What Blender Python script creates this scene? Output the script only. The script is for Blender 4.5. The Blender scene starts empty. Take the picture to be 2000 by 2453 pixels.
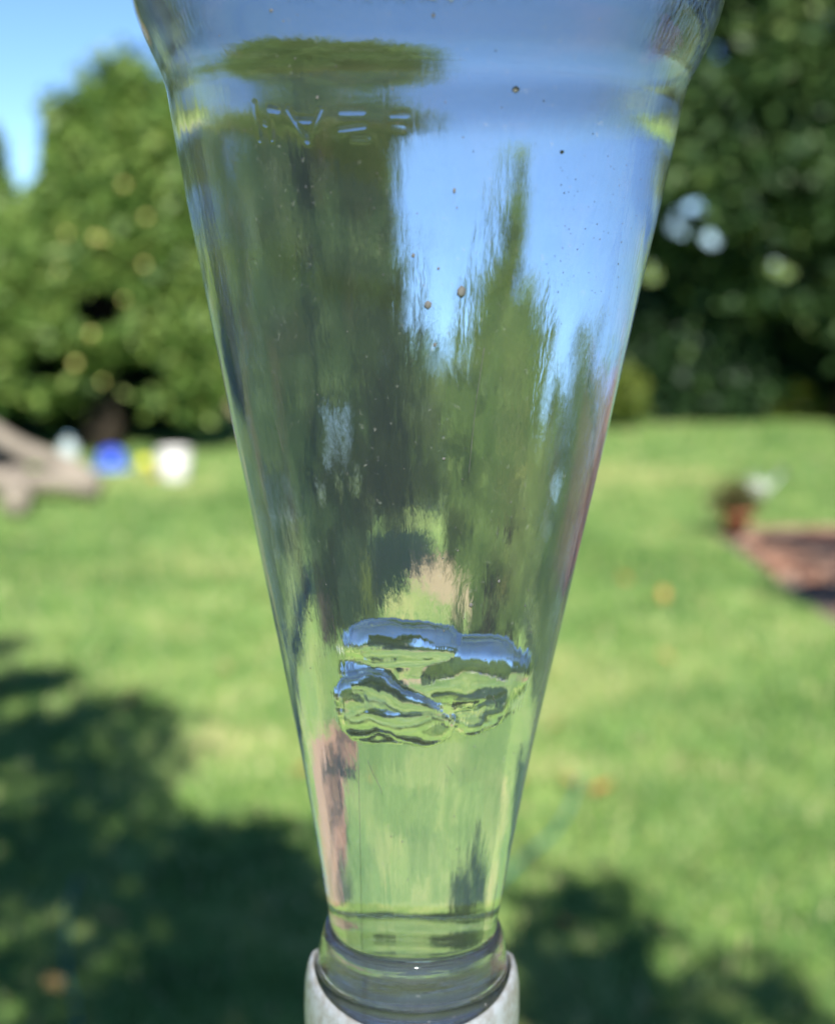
import bpy, bmesh, math, random
import numpy as np
from mathutils import Vector, Matrix, noise

rnd = random.Random(7)
rng = np.random.default_rng(7)
S = bpy.context.scene
C = S.collection
PI = math.pi
R = math.radians

# ------------------------------------------------------------------ camera
CAM = Vector((0, 0, 1.50))
FPX = 3500.0                       # focal length in photograph pixels (2000 wide)
PITCH = math.atan((1226.5 - 620) / FPX)
cd = bpy.data.cameras.new('camera')
cam = bpy.data.objects.new('camera', cd)
C.objects.link(cam)
cam.location = CAM
cam.rotation_euler = (PI / 2 - PITCH, 0, 0)
cd.sensor_fit = 'HORIZONTAL'
cd.sensor_width = 36
cd.lens = FPX / 2000 * 36
cd.clip_start = 0.01
cd.clip_end = 2000
cd.dof.use_dof = True
cd.dof.focus_distance = 0.262
cd.dof.aperture_fstop = 14.5
cd.dof.aperture_blades = 0
S.camera = cam

# ------------------------------------------------------------------ world and sun
SUN_EL, SUN_AZ = R(42), R(172)     # azimuth from +Y clockwise: the sun stands behind the camera
w = bpy.data.worlds.new('World')
S.world = w
w.use_nodes = True
nt = w.node_tree
nt.nodes.clear()
sky = nt.nodes.new('ShaderNodeTexSky')
sky.sky_type = 'NISHITA'
sky.sun_disc = False
sky.sun_elevation = SUN_EL
sky.sun_rotation = SUN_AZ
sky.air_density = 0.75
sky.dust_density = 0.0
sky.ozone_density = 5.0
sky.altitude = 2200
bg = nt.nodes.new('ShaderNodeBackground')
bg.inputs['Strength'].default_value = 0.094
wo = nt.nodes.new('ShaderNodeOutputWorld')
hs = nt.nodes.new('ShaderNodeHueSaturation')
hs.inputs['Saturation'].default_value = 1.0
nt.links.new(sky.outputs[0], hs.inputs['Color'])
tn_ = nt.nodes.new('ShaderNodeMix'); tn_.data_type = 'RGBA'; tn_.blend_type = 'MULTIPLY'
tn_.inputs[0].default_value = 1
tn_.inputs[7].default_value = (0.92, 0.99, 1.03, 1)
nt.links.new(hs.outputs[0], tn_.inputs[6])
nt.links.new(tn_.outputs[2], bg.inputs[0])
nt.links.new(bg.outputs[0], wo.inputs[0])

sl = bpy.data.lights.new('sun', 'SUN')
sl.energy = 5.0
sl.angle = R(0.5)
sl.color = (1.0, 0.95, 0.87)
sun = bpy.data.objects.new('sun', sl)
C.objects.link(sun)
SD = Vector((math.sin(SUN_AZ) * math.cos(SUN_EL), math.cos(SUN_AZ) * math.cos(SUN_EL), math.sin(SUN_EL)))
sun.rotation_euler = SD.to_track_quat('Z', 'Y').to_euler()

S.render.engine = 'CYCLES'
cy = S.cycles
cy.max_bounces = 24
cy.transmission_bounces = 20
cy.glossy_bounces = 8
cy.diffuse_bounces = 3
cy.transparent_max_bounces = 12
cy.caustics_reflective = False
cy.caustics_refractive = False
cy.sample_clamp_indirect = 6
cy.use_denoising = True
S.view_settings.view_transform = 'Standard'
S.view_settings.look = 'None'
S.view_settings.exposure = 1.0
S.view_settings.gamma = 1
S.view_settings.use_curve_mapping = False

# ------------------------------------------------------------------ helpers
def ray(u, v):
    """direction through a photograph pixel, y component 1"""
    x, z = (u - 1000) / FPX, -(v - 1226.5) / FPX
    y = math.cos(PITCH) + z * math.sin(PITCH)
    zz = -math.sin(PITCH) + z * math.cos(PITCH)
    return Vector((x / y, 1, zz / y))

def gnd(u, v, z=0.0):
    d = ray(u, v)
    t = (z - CAM.z) / d.z
    return CAM + d * t

def at(u, v, dist):
    return CAM + ray(u, v) * dist

def link(o, parent=None):
    C.objects.link(o)
    if parent is not None:
        o.parent = parent
    return o

def tag(o, label=None, cat=None, group=None, kind=None):
    if label: o['label'] = label
    if cat: o['category'] = cat
    if group: o['group'] = group
    if kind: o['kind'] = kind
    return o

def thing(name, loc, label, cat, group=None, rz=0):
    o = bpy.data.objects.new(name, None)
    o.empty_display_size = 0.1
    o.location = loc
    o.rotation_euler = (0, 0, rz)
    C.objects.link(o)
    return tag(o, label, cat, group)

def meshobj(name, verts, faces, mat, parent=None, smooth=True, loc=(0, 0, 0)):
    me = bpy.data.meshes.new(name)
    me.from_pydata([tuple(v) for v in verts], [], faces)
    me.materials.append(mat)
    if smooth:
        me.polygons.foreach_set('use_smooth', [True] * len(me.polygons))
    me.update()
    o = bpy.data.objects.new(name, me)
    o.location = loc
    return link(o, parent)

def npmesh(name, V, n_side, mat, parent=None, attr=None, smooth=False, faces=None):
    """V (N,3); consecutive groups of n_side vertices form faces (or faces array given)"""
    me = bpy.data.meshes.new(name)
    V = np.ascontiguousarray(V, dtype=np.float32)
    if faces is None:
        nf = len(V) // n_side
        F = np.arange(nf * n_side, dtype=np.int32)
    else:
        nf = len(faces)
        F = np.ascontiguousarray(faces, dtype=np.int32).ravel()
    me.vertices.add(len(V))
    me.vertices.foreach_set('co', V.ravel())
    me.loops.add(nf * n_side)
    me.loops.foreach_set('vertex_index', F)
    me.polygons.add(nf)
    me.polygons.foreach_set('loop_start', np.arange(nf, dtype=np.int32) * n_side)
    if smooth:
        me.polygons.foreach_set('use_smooth', np.ones(nf, dtype=bool))
    me.update(calc_edges=True)
    if attr is not None:
        a = me.attributes.new('tone', 'FLOAT', 'POINT')
        a.data.foreach_set('value', np.ascontiguousarray(attr, dtype=np.float32))
    me.materials.append(mat)
    o = bpy.data.objects.new(name, me)
    return link(o, parent)

def bm_obj(name, bm, mat, parent=None, smooth=True, loc=(0, 0, 0)):
    me = bpy.data.meshes.new(name)
    bm.normal_update()
    bm.to_mesh(me)
    bm.free()
    me.materials.append(mat)
    me.polygons.foreach_set('use_smooth', [smooth] * len(me.polygons))
    o = bpy.data.objects.new(name, me)
    o.location = loc
    return link(o, parent)

def add_tube(bm, pts, rads, seg=10, cap=True):
    rings = []
    pts = [Vector(p) for p in pts]
    for i, p in enumerate(pts):
        d = (pts[min(i + 1, len(pts) - 1)] - pts[max(i - 1, 0)]).normalized()
        a = d.cross(Vector((0.31, 0.17, 0.93)))
        if a.length < 0.05: a = d.cross(Vector((1, 0, 0)))
        a.normalize()
        b = d.cross(a)
        rings.append([bm.verts.new(p + (a * math.cos(2 * PI * k / seg) + b * math.sin(2 * PI * k / seg)) * rads[i]) for k in range(seg)])
    for r0, r1 in zip(rings, rings[1:]):
        for k in range(seg):
            bm.faces.new((r0[k], r0[(k + 1) % seg], r1[(k + 1) % seg], r1[k]))
    if cap:
        bm.faces.new(rings[0][::-1])
        bm.faces.new(rings[-1])

def add_lathe(bm, prof, seg=48, x=0, y=0, z=0, closed=False):
    rings = []
    for r, h in prof:
        if r < 1e-6:
            rings.append([bm.verts.new((x, y, z + h))])
        else:
            rings.append([bm.verts.new((x + r * math.cos(2 * PI * k / seg), y + r * math.sin(2 * PI * k / seg), z + h)) for k in range(seg)])
    pairs = list(zip(rings, rings[1:]))
    if closed: pairs.append((rings[-1], rings[0]))
    for r0, r1 in pairs:
        for k in range(seg):
            a, b = (k, (k + 1) % seg)
            if len(r0) == 1 and len(r1) == 1: continue
            if len(r0) == 1: bm.faces.new((r0[0], r1[b], r1[a]))
            elif len(r1) == 1: bm.faces.new((r0[a], r0[b], r1[0]))
            else: bm.faces.new((r0[a], r0[b], r1[b], r1[a]))

# ------------------------------------------------------------------ materials
def newmat(name):
    m = bpy.data.materials.new(name)
    m.use_nodes = True
    t = m.node_tree
    t.nodes.clear()
    return m, t, t.nodes.new('ShaderNodeOutputMaterial')

def N(t, typ, **kw):
    n = t.nodes.new(typ)
    for k, v in kw.items():
        if k.startswith('i_'):
            n.inputs[k[2:].replace('_', ' ')].default_value = v
        else:
            setattr(n, k, v)
    return n

def ramp(t, fac, stops, interp='LINEAR'):
    r = t.nodes.new('ShaderNodeValToRGB')
    r.color_ramp.interpolation = interp
    el = r.color_ramp.elements
    while len(el) < len(stops): el.new(0.5)
    for e, (p, c) in zip(el, stops):
        e.position = p
        e.color = (*c, 1)
    t.links.new(fac, r.inputs[0])
    return r

def plain(name, col, rough=0.6, var=0.15, scale=8.0, metal=0.0, bump=0.0, spec=0.5):
    m, t, out = newmat(name)
    b = N(t, 'ShaderNodeBsdfPrincipled')
    b.inputs['Roughness'].default_value = rough
    b.inputs['Metallic'].default_value = metal
    b.inputs['Specular IOR Level'].default_value = spec
    tc = N(t, 'ShaderNodeTexCoord')
    nz = N(t, 'ShaderNodeTexNoise', i_Scale=scale, i_Detail=5.0)
    t.links.new(tc.outputs['Object'], nz.inputs['Vector'])
    r = ramp(t, nz.outputs[0], [(0.3, tuple(c * (1 - var) for c in col)), (0.7, tuple(min(1, c * (1 + var)) for c in col))])
    t.links.new(r.outputs[0], b.inputs['Base Color'])
    if bump:
        bp = N(t, 'ShaderNodeBump', i_Strength=bump, i_Distance=0.01)
        t.links.new(nz.outputs[0], bp.inputs['Height'])
        t.links.new(bp.outputs[0], b.inputs['Normal'])
    t.links.new(b.outputs[0], out.inputs[0])
    return m

def leafmat(name, stops, trans=0.35):
    m, t, out = newmat(name)
    a = N(t, 'ShaderNodeAttribute', attribute_name='tone')
    r = ramp(t, a.outputs['Fac'], stops)
    d = N(t, 'ShaderNodeBsdfPrincipled')
    d.inputs['Roughness'].default_value = 0.5
    d.inputs['Specular IOR Level'].default_value = 0.35
    tr = N(t, 'ShaderNodeBsdfTranslucent')
    mx = N(t, 'ShaderNodeMixShader')
    mx.inputs[0].default_value = trans
    t.links.new(r.outputs[0], d.inputs['Base Color'])
    t.links.new(r.outputs[0], tr.inputs[0])
    t.links.new(d.outputs[0], mx.inputs[1])
    t.links.new(tr.outputs[0], mx.inputs[2])
    t.links.new(mx.outputs[0], out.inputs[0])
    return m

M_leaf_a = leafmat('apple_leaf', [(0, (0.022, 0.07, 0.012)), (0.5, (0.12, 0.22, 0.045)), (1, (0.29, 0.39, 0.10))])
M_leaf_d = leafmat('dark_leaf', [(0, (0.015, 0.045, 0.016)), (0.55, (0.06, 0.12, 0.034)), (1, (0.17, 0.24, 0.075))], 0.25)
M_leaf_m = leafmat('hedge_leaf', [(0, (0.03, 0.075, 0.018)), (0.6, (0.09, 0.15, 0.03)), (1, (0.17, 0.22, 0.055))], 0.3)
M_leaf_y = leafmat('yellow_green_leaf', [(0, (0.07, 0.12, 0.02)), (1, (0.2, 0.25, 0.04))], 0.35)
M_bark = plain('bark', (0.045, 0.034, 0.026), 0.9, 0.35, 14, bump=0.6, spec=0.2)
M_apple = plain('apple_skin', (0.52, 0.48, 0.15), 0.35, 0.25, 18)
M_grass = leafmat('grass_blade', [(0, (0.07, 0.17, 0.045)), (0.5, (0.21, 0.355, 0.11)), (0.8, (0.38, 0.46, 0.17)), (1, (0.62, 0.55, 0.30))], 0.35)

def ground_mat():
    m, t, out = newmat('lawn')
    tc = N(t, 'ShaderNodeTexCoord')
    b = N(t, 'ShaderNodeBsdfPrincipled')
    b.inputs['Roughness'].default_value = 0.85
    b.inputs['Specular IOR Level'].default_value = 0.15
    n1 = N(t, 'ShaderNodeTexNoise', i_Scale=1.6, i_Detail=6.0, i_Roughness=0.6)
    n2 = N(t, 'ShaderNodeTexNoise', i_Scale=0.55, i_Detail=3.0)
    n3 = N(t, 'ShaderNodeTexNoise', i_Scale=9.0, i_Detail=4.0, i_Roughness=0.7)
    for n in (n1, n2, n3): t.links.new(tc.outputs['Object'], n.inputs['Vector'])
    g = ramp(t, n1.outputs[0], [(0.30, (0.09, 0.185, 0.045)), (0.5, (0.185, 0.30, 0.075)), (0.68, (0.29, 0.39, 0.12))])
    dry = ramp(t, n2.outputs[0], [(0.52, (0, 0, 0)), (0.72, (1, 1, 1))])
    mx = N(t, 'ShaderNodeMix', data_type='RGBA')
    t.links.new(dry.outputs[0], mx.inputs[0])
    t.links.new(g.outputs[0], mx.inputs[6])
    mx.inputs[7].default_value = (0.48, 0.43, 0.20, 1)
    f = ramp(t, n3.outputs[0], [(0.3, (0.62, 0.66, 0.6)), (0.7, (1.25, 1.22, 1.2))])
    mu = N(t, 'ShaderNodeMix', data_type='RGBA', blend_type='MULTIPLY')
    mu.inputs[0].default_value = 1
    t.links.new(mx.outputs[2], mu.inputs[6])
    t.links.new(f.outputs[0], mu.inputs[7])
    t.links.new(mu.outputs[2], b.inputs['Base Color'])
    bp = N(t, 'ShaderNodeBump', i_Strength=0.6, i_Distance=0.03)
    t.links.new(n3.outputs[0], bp.inputs['Height'])
    t.links.new(bp.outputs[0], b.inputs['Normal'])
    t.links.new(b.outputs[0], out.inputs[0])
    return m
M_lawn = ground_mat()

def dielectric(name, ior, rough=0.0, bump=None, tint=(1, 1, 1), dirt=0.0):
    m, t, out = newmat(name)
    g = N(t, 'ShaderNodeBsdfGlass')
    g.distribution = 'GGX'
    g.inputs['IOR'].default_value = ior
    g.inputs['Roughness'].default_value = rough
    g.inputs['Color'].default_value = (*tint, 1)
    tc = N(t, 'ShaderNodeTexCoord')
    if bump:
        mp = N(t, 'ShaderNodeMapping')
        mp.inputs['Scale'].default_value = bump[0]
        t.links.new(tc.outputs['Object'], mp.inputs['Vector'])
        nz = N(t, 'ShaderNodeTexNoise', i_Scale=1.0, i_Detail=3.0, i_Roughness=0.5)
        t.links.new(mp.outputs[0], nz.inputs['Vector'])
        bp = N(t, 'ShaderNodeBump', i_Strength=bump[1], i_Distance=0.001)
        t.links.new(nz.outputs[0], bp.inputs['Height'])
        t.links.new(bp.outputs[0], g.inputs['Normal'])
    sh = g.outputs[0]
    if dirt:
        d = N(t, 'ShaderNodeBsdfDiffuse')
        d.inputs[0].default_value = (0.45, 0.45, 0.44, 1)
        v = N(t, 'ShaderNodeTexNoise', i_Scale=900.0, i_Detail=2.0)
        v2 = N(t, 'ShaderNodeTexNoise', i_Scale=45.0, i_Detail=4.0)
        t.links.new(tc.outputs['Object'], v.inputs['Vector'])
        t.links.new(tc.outputs['Object'], v2.inputs['Vector'])
        r1 = ramp(t, v.outputs[0], [(0.66, (0, 0, 0)), (0.76, (1, 1, 1))])
        r2 = ramp(t, v2.outputs[0], [(0.4, (0, 0, 0)), (0.75, (1, 1, 1))])
        mu = N(t, 'ShaderNodeMath', operation='MULTIPLY')
        t.links.new(r1.outputs[0], mu.inputs[0])
        t.links.new(r2.outputs[0], mu.inputs[1])
        ad = N(t, 'ShaderNodeMath', operation='MULTIPLY_ADD')
        t.links.new(mu.outputs[0], ad.inputs[0])
        ad.inputs[1].default_value = dirt
        ad.inputs[2].default_value = dirt * 0.08
        mx = N(t, 'ShaderNodeMixShader')
        t.links.new(ad.outputs[0], mx.inputs[0])
        t.links.new(sh, mx.inputs[1])
        t.links.new(d.outputs[0], mx.inputs[2])
        sh = mx.outputs[0]
    t.links.new(sh, out.inputs[0])
    return m

N_WALL, N_WATER = 1.50, 1.333
M_wall = dielectric('clear_bottle_wall', N_WALL, 0.0, ((1100, 1100, 60), 0.05), (0.985, 0.995, 0.99), 0.27)
M_inner = dielectric('water_against_wall', N_WATER / N_WALL, 0.0)
M_air_in = dielectric('bottle_inner_air_side', 1 / N_WALL, 0.0)
M_bubble = dielectric('air_in_water', 1 / N_WATER, 0.0, ((150, 150, 150), 0.06))
M_speck = plain('grime_speck', (0.10, 0.10, 0.095), 0.8, 0.3, 400)

# ------------------------------------------------------------------ ground
gx = np.concatenate([np.linspace(-400, -20, 20), np.linspace(-18, 18, 91), np.linspace(20, 400, 20)])
gy = np.concatenate([np.linspace(-400, -20, 20), np.linspace(-18, 30, 121), np.linspace(32, 400, 20)])
GX, GY = np.meshgrid(gx, gy)
def gz(x, y):
    m = min(1.0, max(0.0, (math.hypot(x, y - 6) - 1) / 4)) 
    return 0.0
V = np.stack([GX.ravel(), GY.ravel(), np.zeros(GX.size)], 1)
nx, ny = len(gx), len(gy)
I = np.arange(nx * ny).reshape(ny, nx)
F = np.stack([I[:-1, :-1].ravel(), I[:-1, 1:].ravel(), I[1:, 1:].ravel(), I[1:, :-1].ravel()], 1)
lawn = npmesh('lawn', V, 4, M_lawn, faces=F, smooth=True)
tag(lawn, kind='structure')

# sandy dry patch at the foot of the far trees
M_sand = plain('dry_ground', (0.34, 0.28, 0.17), 0.95, 0.25, 3.0, bump=0.3, spec=0.1)
def patch(name, cx, cy, rx, ry, mat, z, seed, label=None):
    vs, n = [(cx, cy, z)], 40
    for k in range(n):
        a = 2 * PI * k / n
        q = 1 + 0.28 * noise.noise(Vector((math.cos(a) * 1.3 + seed, math.sin(a) * 1.3, seed)))
        vs.append((cx + rx * q * math.cos(a), cy + ry * q * math.sin(a), z))
    o = meshobj(name, vs, [(0, 1 + k, 1 + (k + 1) % n) for k in range(n)], mat, smooth=False)
    return tag(o, kind='structure')
p = gnd(690, 925)
patch('dry_ground', p.x, p.y, 2.2, 2.6, M_sand, 0.004, 2.0)
p = gnd(500, 985)
patch('dry_ground', p.x, p.y, 0.5, 0.7, M_sand, 0.008, 5.0)

# ------------------------------------------------------------------ grass blades (nobody could count them)
def grass(name, n, xs, ys, h0, h1, wd, label, seed, taper=True):
    g = np.random.default_rng(seed)
    y = ys[0] + (ys[1] - ys[0]) * g.random(n) ** 1.25
    half = xs[0] + (xs[1] - xs[0]) * (y - ys[0]) / (ys[1] - ys[0])
    x = (g.random(n) * 2 - 1) * half
    ex = np.where(y > 6, 1.64 + (8 - y) * 0.05, 1.74 + (6 - y) * 0.275)
    keep = ~((x > ex - .02) & (y > 1.5) & (y < 8.03) & (x < 5))
    x, y = x[keep], y[keep]
    n = len(x)
    a = g.random(n) * 2 * PI
    h = h0 + (h1 - h0) * g.random(n) ** 1.5
    wv = wd * (0.6 + 0.8 * g.random(n)) * (1 + y * 0.12)
    dx, dy = np.cos(a) * wv / 2, np.sin(a) * wv / 2
    lx, ly = g.normal(0, 0.45, n) * h, g.normal(0, 0.45, n) * h
    P = np.zeros((n, 3, 3))
    P[:, 0] = np.stack([x - dx, y - dy, np.zeros(n)], 1)
    P[:, 1] = np.stack([x + dx, y + dy, np.zeros(n)], 1)
    P[:, 2] = np.stack([x + lx, y + ly, h], 1)
    pt = np.sin(x * 2.1 + 1.3 * np.sin(y * 1.7)) * np.cos(y * 1.3 + np.sin(x * 1.1 + 2)) 
    pt2 = np.sin(x * 6.1 + 2 * np.sin(y * 4.3 + x)) * np.cos(y * 5.7 + 1.7 * np.sin(x * 5.2))
    dry = np.exp(-(((x + 0.62) / 0.55) ** 2 + ((y - 4.25) / 0.6) ** 2))
    tone = np.clip(0.40 + 0.2 * pt + 0.26 * pt2 + 0.4 * dry + g.normal(0, 0.17, n), 0, 1)
    tone[g.random(n) < 0.05] = 1.0
    o = npmesh(name, P.reshape(-1, 3), 3, M_grass, attr=np.repeat(tone, 3))
    return tag(o, label, 'grass', kind='stuff')
grass('grass', 190000, (1.2, 5.5), (2.0, 13.4), 0.015, 0.05, 0.006, 'short green lawn grass with dry yellowish blades', 3)

# ------------------------------------------------------------------ trees
def limb_obj(name, base, top, r0, limbs, parent, mat=M_bark):
    bm = bmesh.new()
    base, top = Vector(base), Vector(top)
    pts, rs = [], []
    for i in range(7):
        f = i / 6
        q = base.lerp(top, f)
        q += Vector((noise.noise(q * 1.1 + Vector((3, 0, 0))), noise.noise(q * 1.1 + Vector((0, 7, 0))), 0)) * 0.25 * f * (1 - f) * 4 * 0.5
        pts.append(q)
        rs.append(r0 * (1.25 - f * 0.95) if i else r0 * 1.6)
    add_tube(bm, pts, rs, 12)
    for e in limbs:
        e = Vector(e)
        f = rnd.uniform(0.35, 0.95)
        s = pts[min(6, int(f * 6))]
        mid = s.lerp(e, 0.5) + Vector((rnd.uniform(-.15, .15), rnd.uniform(-.15, .15), rnd.uniform(0, .25)))
        add_tube(bm, [s, mid, e], [r0 * 0.38, r0 * 0.22, r0 * 0.06], 7)
    return bm_obj(name, bm, mat, parent)

def tree(name, x, y, blobs, leaf, mat, n, label, cat='tree', group=None, trunk_r=0.1, seed=1, clump=0.35, per=60, tone=0.0, th=None, gaps=()):
    """blobs: (dx, dy, z, rx, ry, rz) volumes in which the leaf clumps sit"""
    g = np.random.default_rng(seed)
    root = thing(name, (x, y, 0), label, cat, group)
    vol = np.array([b[3] * b[4] * b[5] for b in blobs]) ** 0.75
    vol = vol / vol.sum()
    nc = n // per
    which = g.choice(len(blobs), nc, p=vol)
    B = np.array(blobs)[which]
    d = g.normal(size=(nc, 3)); d /= np.linalg.norm(d, axis=1)[:, None]
    rad = (0.55 + 0.5 * g.random(nc) ** 0.7)[:, None]
    cc = B[:, :3] + d * rad * B[:, 3:]
    cc = cc[cc[:, 2] > 0.12]
    nc = len(cc)
    ctone = g.normal(0, 0.2, nc)
    cs = clump * (0.6 + 0.8 * g.random(nc))
    P = np.repeat(cc, per, 0) + g.normal(size=(nc * per, 3)) * np.repeat(cs, per)[:, None] * np.array([0.5, 0.5, 0.34])
    P[:, 2] = np.maximum(P[:, 2], 0.03)
    m = len(P)
    nrm = g.normal(size=(m, 3)) * 0.75 + np.array([0, -0.15, 0.65])
    nrm /= np.linalg.norm(nrm, axis=1)[:, None]
    a = np.cross(nrm, g.normal(size=(m, 3))); a /= np.linalg.norm(a, axis=1)[:, None]
    b = np.cross(nrm, a)
    s = leaf * (0.6 + 0.8 * g.random(m))[:, None]
    Q = np.stack([P - a * s, P - b * s * 0.45, P + a * s, P + b * s * 0.45], 1)
    keep = np.ones(m, dtype=bool)
    for (gu, gv, ga, gb) in gaps:      # openings in the crown through which the sky shows
        wq = P + np.array([x, y, 0]) - np.array(CAM)
        yc = wq[:, 1] * math.cos(PITCH) - wq[:, 2] * math.sin(PITCH)
        zc = wq[:, 1] * math.sin(PITCH) + wq[:, 2] * math.cos(PITCH)
        U, W = 1000 + FPX * wq[:, 0] / yc, 1226.5 - FPX * zc / yc
        keep &= (((U - gu) / ga) ** 2 + ((W - gv) / gb) ** 2 > 0.8 + 0.5 * g.random(m)) | ((g.random(m) < 0.06) & (gu > 1400))
    Q = Q[keep]
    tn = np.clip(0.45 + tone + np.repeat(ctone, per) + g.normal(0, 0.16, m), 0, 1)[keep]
    cr = npmesh('crown', Q.reshape(-1, 3), 4, mat, root, attr=np.repeat(tn, 4))
    cr['kind'] = 'stuff'
    zt = max(b_[2] for b_ in blobs)
    lim = [tuple(c) for c in cc[g.choice(nc, min(nc, 14), replace=False)]]
    limb_obj('trunk', (0, 0, -0.05), (0.1, 0, (th or zt)), trunk_r, lim, root)
    return root

def px_blob(x, y, u, v, dist, ru, rv, ry=None):
    """a crown volume centred on the line of sight u, v at the given distance, radii in photo pixels"""
    q = at(u, v, dist)
    return (q.x - x, dist - y, q.z, ru * dist / FPX, ry or ru * dist / FPX, rv * dist / FPX)

GAPS = [(58, 330, 44, 115), (20, 200, 70, 110), (235, 740, 70, 55), (330, 900, 80, 40), (110, 880, 60, 40), (1630, 530, 34, 36), (1672, 500, 28, 24), (1560, 655, 30, 32), (1725, 118, 46, 34), (1872, 645, 38, 32), (1700, 570, 26, 24), (1915, 455, 30, 26), (1990, 60, 20, 34), (1985, 600, 14, 24), (1655, 490, 30, 20), (1850, 600, 18, 18), (1770, 355, 18, 16)]
# apple tree on the left
AD = 11.6
ax = at(240, 900, AD).x
def pb(x, y, rows):
    return [px_blob(x, y, u, v, d, ru, rv) for (u, v, ru, rv, d) in rows]
tree('apple_tree', ax, AD, pb(ax, AD, [(250, 640, 190, 230, AD), (300, 360, 110, 130, AD), (292, 225, 34, 85, AD), (160, 330, 44, 75, AD), (410, 340, 66, 110, AD), (60, 760, 150, 190, AD - .4), (430, 640, 110, 230, AD),
     (215, 540, 100, 130, AD), (400, 830, 80, 110, AD), (455, 860, 60, 130, AD - .2)]),
     0.055, M_leaf_a, 150000, 'leafy apple tree with pale yellow apples left of the bottle', trunk_r=0.13, seed=11, clump=0.2, per=50, tone=0.1, gaps=GAPS[:5])
lx = at(-120, 900, 12.3).x
tree('young_tree', lx, 12.3, pb(lx, 12.3, [(-90, 560, 95, 190, 12.3), (-70, 430, 55, 110, 12.3), (-160, 700, 150, 200, 12.3)]),
     0.055, M_leaf_a, 40000, 'green tree at the far left edge beyond the logs', trunk_r=0.1, seed=12, clump=0.22, per=50, gaps=GAPS[:2])
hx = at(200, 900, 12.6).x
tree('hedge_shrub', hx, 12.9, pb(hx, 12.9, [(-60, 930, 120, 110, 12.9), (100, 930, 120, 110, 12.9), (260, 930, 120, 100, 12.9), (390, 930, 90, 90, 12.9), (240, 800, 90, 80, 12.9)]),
     0.05, M_leaf_d, 45000, 'low hedge under the apple tree, leaves coloured dark for shade', 'shrub', trunk_r=0.05, seed=13, clump=0.22, per=50, tone=-0.5)  # tone lowered so the deep shade under the crown sits in the leaf colour

# tall dark tree on the right
RD = 13.4
tx = at(2110, 900, RD).x
tree('broadleaf_tree', tx, RD, pb(tx, RD, [(1760, 180, 330, 190, RD), (2050, 60, 380, 330, RD), (1640, 390, 160, 130, RD - .5), (1880, 420, 230, 130, RD - .4), (1500, 150, 200, 330, RD + .5), (1380, -50, 130, 330, RD + .5),
     (2150, 450, 220, 200, RD), (1800, -250, 420, 260, RD), (1640, 20, 130, 150, RD), (1780, 650, 110, 80, RD), (2080, 680, 180, 140, RD), (1560, 560, 90, 90, RD), (1500, -450, 420, 300, RD + .6), (2000, -600, 500, 350, RD)]),
     0.07, M_leaf_d, 210000, 'tall dark broadleaf tree right of the bottle with sky gaps', trunk_r=0.3, seed=21, clump=0.38, per=50, th=3.2, tone=-0.06,
     gaps=GAPS)
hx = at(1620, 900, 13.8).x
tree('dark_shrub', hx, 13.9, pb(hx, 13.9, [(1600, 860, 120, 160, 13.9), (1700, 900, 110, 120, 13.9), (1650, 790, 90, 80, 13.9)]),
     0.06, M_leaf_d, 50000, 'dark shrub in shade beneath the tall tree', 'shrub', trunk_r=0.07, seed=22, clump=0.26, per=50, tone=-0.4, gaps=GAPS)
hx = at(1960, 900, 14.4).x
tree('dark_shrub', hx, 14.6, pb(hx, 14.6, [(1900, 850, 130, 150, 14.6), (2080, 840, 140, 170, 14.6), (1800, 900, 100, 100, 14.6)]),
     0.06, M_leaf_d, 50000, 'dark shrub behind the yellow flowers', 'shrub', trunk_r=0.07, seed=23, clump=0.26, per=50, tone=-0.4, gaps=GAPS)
hx = at(1480, 950, 12.9).x
tree('small_shrub', hx, 12.9, pb(hx, 12.9, [(1497, 945, 26, 50, 12.9)]), 0.04, M_leaf_y, 2500,
     'small bright green shrub at the right edge of the bottle', 'shrub', trunk_r=0.015, seed=24, clump=0.1, per=25)

# trees behind the bottle, seen through it, and on either side
def az(deg, dist): return math.sin(R(deg)) * dist, math.cos(R(deg)) * dist
sides = [
    (-2.5, 34, 4.3, 3.0, M_leaf_m, 'distant bushy green shrub behind the bottle, nearest the pale tree'),
    (1.2, 36, 4.6, 2.6, M_leaf_a, 'distant low round shrub in the middle of the treeline behind the bottle'),
    (4.2, 33, 5.0, 2.6, M_leaf_m, 'distant bushy green shrub behind the bottle, nearest the tall tree'),
    (7.8, 20, 8.0, 2.0, M_leaf_d, 'dark tree behind the bottle beside the tall tree'),
    (-24.5, 24, 5.2, 2.5, M_leaf_m, 'broad green shrub seen through the right side of the bottle'),
    (-31, 22, 5.0, 2.6, M_leaf_a, 'light green shrub seen through the right side of the bottle'),
    (-38, 20, 4.6, 3.0, M_leaf_m, 'rounded green shrub seen near the right rim of the bottle'),
    (23, 21, 11.0, 3.4, M_leaf_d, 'broad dark tree seen through the left side of the bottle'),
    (33, 22, 11.0, 3.8, M_leaf_d, 'tall dark tree seen through the left side of the bottle'),
    (44, 20, 9.0, 3.4, M_leaf_m, 'tall green tree seen through the left side of the bottle'),
    (57, 18, 9.5, 3.6, M_leaf_d, 'tall dark tree seen near the left rim of the bottle'),
    (72, 15, 7.0, 3.0, M_leaf_m, 'leafy green tree seen at the left rim of the bottle'),
]
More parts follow.
